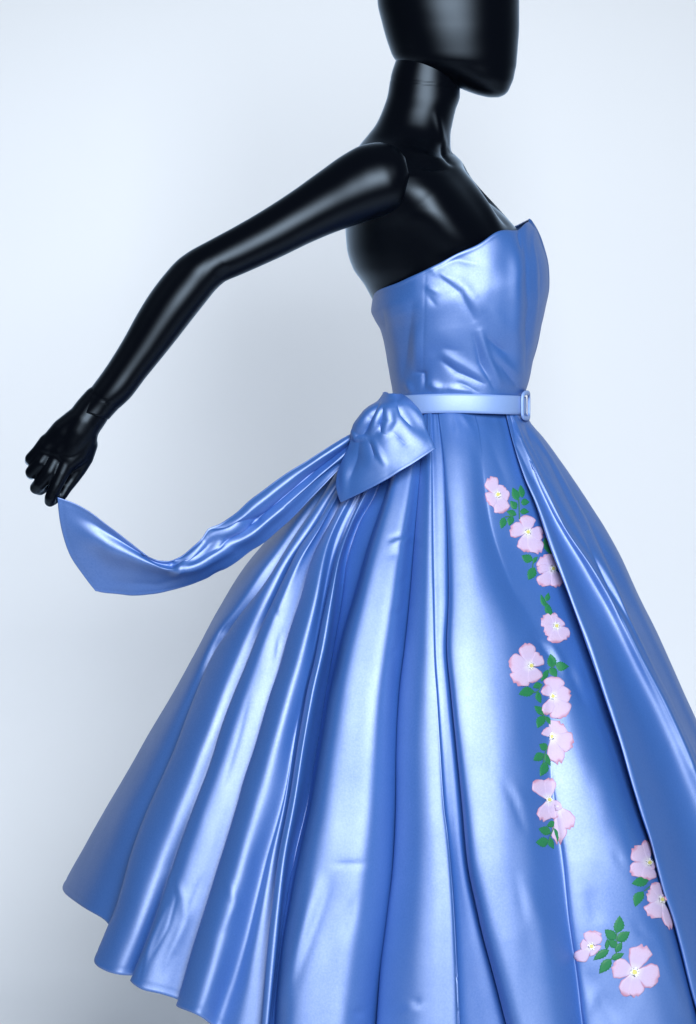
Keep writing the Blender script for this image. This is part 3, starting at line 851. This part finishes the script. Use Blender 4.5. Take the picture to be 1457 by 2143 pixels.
C6 = lambda x, y: (980 + x / 5.604, 980 + y / 5.604)
C7 = lambda x, y: (1020 + x / 4.4645, 1320 + y / 4.4645)
C8 = lambda x, y: (1160 + x / 4.906, 1720 + y / 4.906)
FL = [
    (C6, 5.604, (340, 315), [(225, 112, 165), (430, 215, 130), (485, 350, 140), (425, 525, 185), (215, 395, 190)]),
    (C6, 5.604, (692, 752), [(705, 545, 175), (488, 690, 185), (645, 985, 185), (825, 1010, 190), (885, 770, 170)]),
    (C6, 5.604, (985, 1180), [(870, 1020, 210), (1030, 1080, 100), (860, 1395, 160), (1065, 1395, 165), (800, 1170, 110)]),
    (C6, 5.604, (1025, 1855), [(860, 1740, 165), (1000, 1690, 90), (1095, 1770, 150), (885, 1920, 170), (1030, 2060, 190), (1180, 1990, 160)]),
    (C7, 4.4645, (400, 330), [(360, 112, 150), (193, 305, 175), (275, 515, 190), (460, 480, 160), (515, 235, 135)]),
    (C7, 4.4645, (605, 615), [(630, 420, 175), (520, 520, 105), (785, 575, 145), (725, 815, 200), (560, 795, 115)]),
    (C7, 4.4645, (600, 990), [(690, 850, 175), (535, 910, 100), (815, 1050, 175), (655, 1255, 150)]),
    (C7, 4.4645, (570, 1580), [(440, 1390, 125), (585, 1368, 120), (515, 1785, 135), (628, 1775, 95), (690, 1660, 80)]),
    (C7, 4.4645, (660, 1640), [(790, 1850, 160), (700, 2000, 130)]),
    (C8, 4.906, (965, 420), [(790, 275, 170), (952, 180, 90), (785, 540, 160), (950, 600, 170), (1035, 480, 90)]),
    (C8, 4.906, (1095, 800), [(945, 735, 150), (1030, 610, 110), (985, 985, 190), (1195, 1112, 90), (1140, 760, 80)]),
    (C8, 4.906, (380, 1275), [(385, 1108, 170), (475, 1150, 120), (445, 1345, 140), (262, 1265, 105), (238, 1440, 130)]),
    (C8, 4.906, (820, 1540), [(890, 1250, 215), (590, 1480, 205), (1085, 1610, 240), (690, 1785, 150), (845, 1805, 165)]),
]
si = 100
for fi, (tf, k, c0, pet) in enumerate(FL):
    c = tf(*c0)
    loc, n = cast(*c)
    bud = fi == 8
    core = patch('flower', *disc_pts(c, (9 if not bud else 14) / (k / 4.9) * .62 if bud else 4.4 + (1.6 if fi == 12 else 0), jag=.25, seed=fi)[:3], 5, 14, STAMEN if not bud else PETAL, 0.0026, dress)
    if core is None:
        continue
    for pi, (tx, ty, wd) in enumerate(pet):
        si += 1
        pts, u1, u2, a, b = petal_pts(c, tf(tx, ty), wd / k * 1.1, si)
        o = patch('petal', pts, u1, u2, a, b, PETAL, 0.0010 + 0.00016 * pi, dress)
        if o is not None:
            o.parent = core; o.matrix_parent_inverse.identity()
    if not bud:
        pts, u1, u2, a, b = disc_pts(c, 9.5 + (3 if fi == 12 else 0), 4, 40, jag=.65, seed=50 + fi)
        o = patch('stamen_fringe', pts, u1, u2, a, b, FRINGE, 0.0021, dress)
        if o is not None:
            o.parent = core; o.matrix_parent_inverse.identity()

SPR = [
    (C6, 5.604, [(600, 600), (595, 480), (590, 360)], [((580, 375), (520, 228), 95), ((635, 345), (612, 198), 80), ((618, 400), (715, 400), 85), ((608, 510), (710, 515), 75), ((560, 480), (492, 385), 85), ((560, 550), (450, 505), 75)]),
    (C6, 5.604, [(520, 560), (430, 570)], [((420, 575), (385, 710), 85), ((520, 565), (478, 675), 85)]),
    (C6, 5.604, [(900, 840), (930, 900)], [((895, 820), (985, 1025), 85)]),
    (C6, 5.604, [(810, 1040), (760, 1110), (750, 1180)], [((755, 1080), (625, 1025), 105), ((775, 1165), (705, 1310), 110), ((800, 1040), (760, 1120), 50)]),
    (C6, 5.604, [(980, 1710), (930, 1600), (900, 1570)], [((915, 1560), (940, 1460), 65), ((905, 1625), (850, 1480), 60), ((920, 1590), (995, 1745), 85)]),
    (C7, 4.4645, [(500, 470), (570, 380), (630, 320)], [((600, 345), (590, 215), 90), ((635, 315), (760, 335), 90), ((580, 350), (648, 432), 75), ((565, 365), (500, 475), 55)]),
    (C7, 4.4645, [(510, 500), (460, 570), (420, 580)], [((435, 565), (292, 595), 95), ((505, 500), (425, 530), 65), ((470, 570), (500, 678), 60)]),
    (C7, 4.4645, [(580, 860), (530, 800), (490, 770)], [((528, 785), (438, 702), 70), ((530, 795), (468, 910), 85), ((540, 800), (588, 880), 45)]),
    (C7, 4.4645, [(560, 1080), (530, 1170), (520, 1240)], [((562, 1105), (485, 1060), 75), ((525, 1150), (430, 1212), 85), ((545, 1225), (493, 1360), 85), ((548, 1150), (592, 1265), 55)]),
    (C7, 4.4645, [(640, 1800), (600, 1880), (570, 1960)], [((640, 1795), (556, 1825), 65), ((590, 1892), (478, 1850), 85), ((572, 1962), (452, 1978), 95), ((588, 1935), (618, 2038), 60), ((620, 1845), (652, 1975), 55)]),
    (C8, 4.906, [(980, 660), (920, 710)], [((965, 605), (795, 635), 105), ((912, 715), (830, 872), 105)]),
    (C8, 4.906, [(580, 1410), (640, 1330), (640, 1220), (640, 1140)], [((640, 1142), (672, 962), 110), ((632, 1205), (520, 1105), 105), ((650, 1225), (775, 1128), 105), ((635, 1290), (555, 1215), 85), ((630, 1335), (695, 1235), 75), ((560, 1315), (402, 1418), 85), ((585, 1405), (715, 1350), 75), ((582, 1408), (462, 1555), 105), ((535, 1310), (545, 1200), 45)]),
]
for gi, (tf, k, st, lv) in enumerate(SPR):
    sp = np.array([tf(*q) for q in st])
    s_ = np.concatenate([[0], np.cumsum(np.linalg.norm(np.diff(sp, axis=0), axis=1))])
    tt = np.linspace(0, s_[-1], 14)
    cx_ = np.stack([pchip(s_, sp[:, 0], tt), pchip(s_, sp[:, 1], tt)], 1)
    tn_ = np.gradient(cx_, axis=0); tn_ /= np.linalg.norm(tn_, axis=1, keepdims=True); nn = np.stack([-tn_[:, 1], tn_[:, 0]], 1)
    pts = cx_[:, None] + nn[:, None] * np.array([-1.3, 0, 1.3])[None, :, None]
    uv = np.zeros((14, 3, 2))
    core = patch('leaf_sprig', pts, uv, uv, 14, 3, STEM, 0.0009, dress)
    if core is None:
        continue
    for li, (b0, tp, wd) in enumerate(lv):
        pts, u1, u2, a, b = leaf_pts(tf(*b0), tf(*tp), wd / k, gi * 20 + li)
        o = patch('leaf', pts, u1, u2, a, b, LEAF, 0.0008 + .00012 * li, dress)
        if o is not None:
            o.parent = core; o.matrix_parent_inverse.identity()

# ------------------------------------------------------------------ belt
belt = thing('belt', 'narrow pale blue belt with covered rectangular buckle round the waist', 'belt', (0.155, 0, 1.03))
th = np.linspace(0, 2 * np.pi, 200, endpoint=False)
prof = [(829.5, 0), (829, .0012), (835, .0020), (849, .0023), (862, .0020), (867.5, .0012), (868, 0), (866, -.001), (849, -.001), (831, -.001), (829.5, 0)]
c, s = np.cos(th), np.sin(th)
cxx = np.sign(c) * np.abs(c) ** (2 / 2.35); syy = np.sign(s) * np.abs(s) ** (2 / 2.35)
BR = []
for row, o_ in prof:
    a = 138.5 + o_ * S; b = .1075 + o_
    px = 960.5 + a * cxx; y = -b * syy
    rr = row + 0 * px + 1.0 * np.sin(px / 40.)
    q = P(px, rr, y); q[:, 2] = ZC + (HR - rr) / S * (1 - .25 * .1 / D)
    BR.append(q)
bs = grid_obj('strap', np.array(BR), BELT, None, True); child(bs, belt)

# buckle: covered frame that bends round the front of the waist, prong bar inside
def frame_loop(name, pts, rad, mat, parent, n=10):
    """closed tube through 3-D points"""
    pts = np.asarray(pts, float); m = len(pts); V = np.zeros((m + 1, n, 3))
    for i in range(m + 1):
        p = pts[i % m]; tg = pts[(i + 1) % m] - pts[(i - 1) % m]; tg /= np.linalg.norm(tg)
        out = p - np.array([0.155, 0.0, p[2]]); out[2] = 0; out /= np.linalg.norm(out)
        sd_ = np.cross(tg, out); sd_ /= np.linalg.norm(sd_); out2 = np.cross(sd_, tg)
        for j in range(n):
            a = 2 * math.pi * j / n
            V[i, j] = p + rad * (1.25 * math.cos(a) * sd_ + .8 * math.sin(a) * out2)
    o = grid_obj(name, V, mat, None, True); return child(o, parent)


def waist_pt(px_t, row, lift):
    # px_t: angle on the belt ellipse
    a = 138.5 + lift * S; b = .1075 + lift
    cc, s2 = math.cos(px_t), math.sin(px_t)
    px = 960.5 + a * math.copysign(abs(cc) ** (2 / 2.35), cc); y = -b * math.copysign(abs(s2) ** (2 / 2.35), s2)
    return P(px, row, y)


a0, a1 = math.radians(27), math.radians(2)
loop = []
rr = [(a0, 870), (a0, 850), (a0, 830)] + [(a0 + (a1 - a0) * .12, 824)] + [(a0 + (a1 - a0) * f, 822) for f in (.3, .5, .7)] + [(a0 + (a1 - a0) * .9, 824)] + [(a1, 830), (a1, 850), (a1, 868)] + [(a0 + (a1 - a0) * .9, 874)] + [(a0 + (a1 - a0) * f, 876) for f in (.7, .5, .3)] + [(a0 + (a1 - a0) * .12, 875)]
for i in range(len(rr)):
    for f in (0, .34, .67):
        A, B = rr[i], rr[(i + 1) % len(rr)]
        loop.append(waist_pt(A[0] * (1 - f) + B[0] * f, A[1] * (1 - f) + B[1] * f, .0055))
lp = np.array(loop)
for _ in range(2):
    lp = .25 * np.roll(lp, 1, 0) + .5 * lp + .25 * np.roll(lp, -1, 0)
frame_loop('buckle', lp, .0026, BELT, belt)

# ------------------------------------------------------------------ sash: bow piece and long tail
sash = thing('sash', 'blue satin sash tied at the back, its long tail drawn out to the black hand', 'sash', (0.05, -.14, 1.0))


def coons(top, bot, n_u, n_v, yf, mids=None):
    """surface between two px poly-lines (top and bottom), yf(px,row,s,t) depth"""
    def res(p, n):
        p = np.asarray(p, float); s = np.concatenate([[0], np.cumsum(np.linalg.norm(np.diff(p, axis=0), axis=1))]); t = np.linspace(0, s[-1], n)
        return np.stack([pchip(s, p[:, 0], t), pchip(s, p[:, 1], t)], 1)
    T, B = res(top, n_u), res(bot, n_u)
    t = np.linspace(0, 1, n_v)[:, None, None]
    Q = T[None] * (1 - t) + B[None] * t
    sg_ = np.linspace(0, 1, n_u)[None] + 0 * Q[..., 0]; tg_ = np.linspace(0, 1, n_v)[:, None] + 0 * Q[..., 0]
    return Q, sg_, tg_


# long tail; s runs from hand to knot, t from upper to lower edge
top = [(121, 1040), (150, 1051), (180, 1066), (220, 1095), (260, 1126), (290, 1150), (310, 1166), (332, 1173), (352, 1174), (375, 1166), (402, 1145), (424, 1124), (436, 1106), (462, 1094), (490, 1076), (520, 1050), (560, 1020), (600, 991), (640, 965), (690, 935), (740, 905), (775, 880)]
bot = [(200, 1236), (222, 1241), (250, 1244), (280, 1246), (320, 1244), (360, 1236), (390, 1227), (420, 1215), (450, 1202), (480, 1185), (506, 1168), (530, 1150), (552, 1135), (570, 1120), (590, 1103), (610, 1085), (632, 1064), (650, 1045), (672, 1021), (690, 1002), (725, 965), (765, 915)]
Q, sg2, tg2 = coons(top, bot, 420, 110, None)
# the end edge by the hand is a curve, not a straight cut
bow_out = np.exp(-(sg2 / .10) ** 2) * np.sin(np.pi * tg2)
Q[..., 0] += -20 * bow_out; Q[..., 1] += 8 * bow_out
ty = -.178 + (sg2 ** 1.3) * .055 + 0.020 * np.sin(np.pi * sg2) * (tg2 - .5) - .012 * np.sin(np.pi * tg2) * np.sin(np.pi * np.clip(sg2 * 1.2, 0, 1)) + .050 * (tg2 - .3) * np.exp(-(sg2 / .36) ** 2)
rt = sstep(.42, .56, sg2)
prof_r = .010 * np.exp(-((tg2 - .20) / .17) ** 2) - .010 * np.exp(-np.abs(tg2 - (.52 - .10 * sg2)) / .07) + .008 * np.exp(-((tg2 - .68) / .11) ** 2)
prof_l = .009 * np.exp(-((tg2 - (.34 + .45 * sg2)) / .17) ** 2) - .004 * np.exp(-((tg2 - (.10 + .3 * sg2)) / .10) ** 2)
ty = ty - prof_r * rt * sstep(1.0, .9, sg2) - prof_l * (1 - rt) * sstep(0, .12, sg2)
tst = [([(368, 1198), (392, 1172), (425, 1142)], 8, 7), ([(352, 1186), (378, 1168), (418, 1136)], 7, -6), ([(398, 1180), (430, 1158), (470, 1140)], 12, -4),
       ([(444, 1106), (490, 1098), (540, 1086)], 8, -5), ([(436, 1124), (480, 1114), (525, 1100)], 9, 4), ([(366, 1200), (420, 1184), (480, 1152)], 9, 4),
       ([(600, 1060), (650, 1018), (705, 972)], 6, -4), ([(440, 1206), (468, 1192)], 6, -2.5), ([(240, 1218), (330, 1226), (400, 1205)], 16, -2)]
TVv = P(Q[..., 0], Q[..., 1], ty)
tnn = grid_normals(TVv, False); tnn *= np.where(tnn[..., 1:2] > 0, -1, 1)
td = 0.8 * strokes_disp(Q[..., 0], Q[..., 1], tst) + 0.0012 * vnoise(Q[..., 0] / 40, Q[..., 1] / 40, 21)
edge = np.exp(-((tg2 - .035) / .02) ** 2) + np.exp(-((tg2 - .965) / .02) ** 2) + np.exp(-((sg2 - .012) / .006) ** 2)
TVv = TVv + tnn * (td - .0003 * edge)[..., None]
tail = grid_obj('tail', TVv, SATIN, None, False, flip=True); child(tail, sash); solidify(tail, .0012, 0)

# bow piece: folded end that hangs forward over the hip
top = [(806, 826), (792, 846), (774, 858), (757, 876), (745, 893), (737, 925), (726, 952), (717, 975), (708, 1004), (707, 1018), (710, 1034), (716, 1051)]
bot = [(838, 829), (858, 842), (872, 858), (881, 876), (888, 892), (893, 905), (897, 914), (901, 922), (904, 928), (906, 934), (908, 938), (909, 941)]
Q, sg2, tg2 = coons(top, bot, 200, 150, None)
# lower edge: nearly straight with a slight sag at the end
low = sstep(.55, 1, sg2)
Q[..., 1] += 10 * np.sin(np.pi * tg2) * low * .6
yb = pchip([0, .25, .5, .8, 1], [-.130, -.158, -.166, -.176, -.184], sg2) - .016 * np.sin(np.pi * tg2) ** .8 + .012 * (tg2 - .5) ** 2 * 2 + 0.022 * (1 - tg2) ** 1.6 * sstep(.2, .6, sg2)
BVv = P(Q[..., 0], Q[..., 1], yb)
bnn = grid_normals(BVv, False); bnn *= np.where(bnn[..., 1:2] > 0, -1, 1)
wst = [([(800, 848), (772, 870), (748, 902)], 9, 7), ([(797, 852), (778, 878), (764, 908)], 5, -9), ([(800, 856), (789, 880), (780, 904)], 6, 6),
       ([(803, 860), (796, 886), (800, 904)], 5, -8), ([(812, 856), (816, 882), (804, 908)], 9, 7), ([(830, 848), (838, 870), (858, 894)], 7, -5),
       ([(846, 842), (866, 862), (888, 890)], 8, 4), ([(785, 926), (796, 950), (806, 970)], 6, 3.5), ([(776, 926), (786, 958)], 6, -3.5),
       ([(758, 915), (748, 960), (736, 1000)], 10, -3.5), ([(840, 885), (860, 910), (890, 930)], 14, 4), ([(822, 905), (850, 932)], 9, -3.5), ([(742, 905), (750, 918), (766, 918)], 5, 5),
       ([(730, 960), (724, 1000), (722, 1035)], 8, 3.5)]
bd2 = 0.6 * strokes_disp(Q[..., 0], Q[..., 1], wst) + .0012 * vnoise(Q[..., 0] / 30, Q[..., 1] / 30, 31)
e2 = np.exp(-((sg2 - .985) / .01) ** 2) + np.exp(-((tg2 - .985) / .012) ** 2)
BVv = BVv + bnn * (bd2 + .0002 * e2)[..., None]
# turned edges: roll the last rows back for thickness
bow = grid_obj('bow', BVv, SATIN, None, False, flip=True); child(bow, sash); solidify(bow, .003, -1)

# knot behind the hip
kv = tube_pairs([((800, 822), (812, 836), -.115), ((806, 820), (826, 842), -.118), ((812, 822), (838, 852), -.120), ((806, 838), (832, 868), -.124), ((798, 856), (818, 878), -.126)], 40, 28, 1.0)[0]
knot = grid_obj('knot', kv, SATIN, None, True, True, True); child(knot, sash)
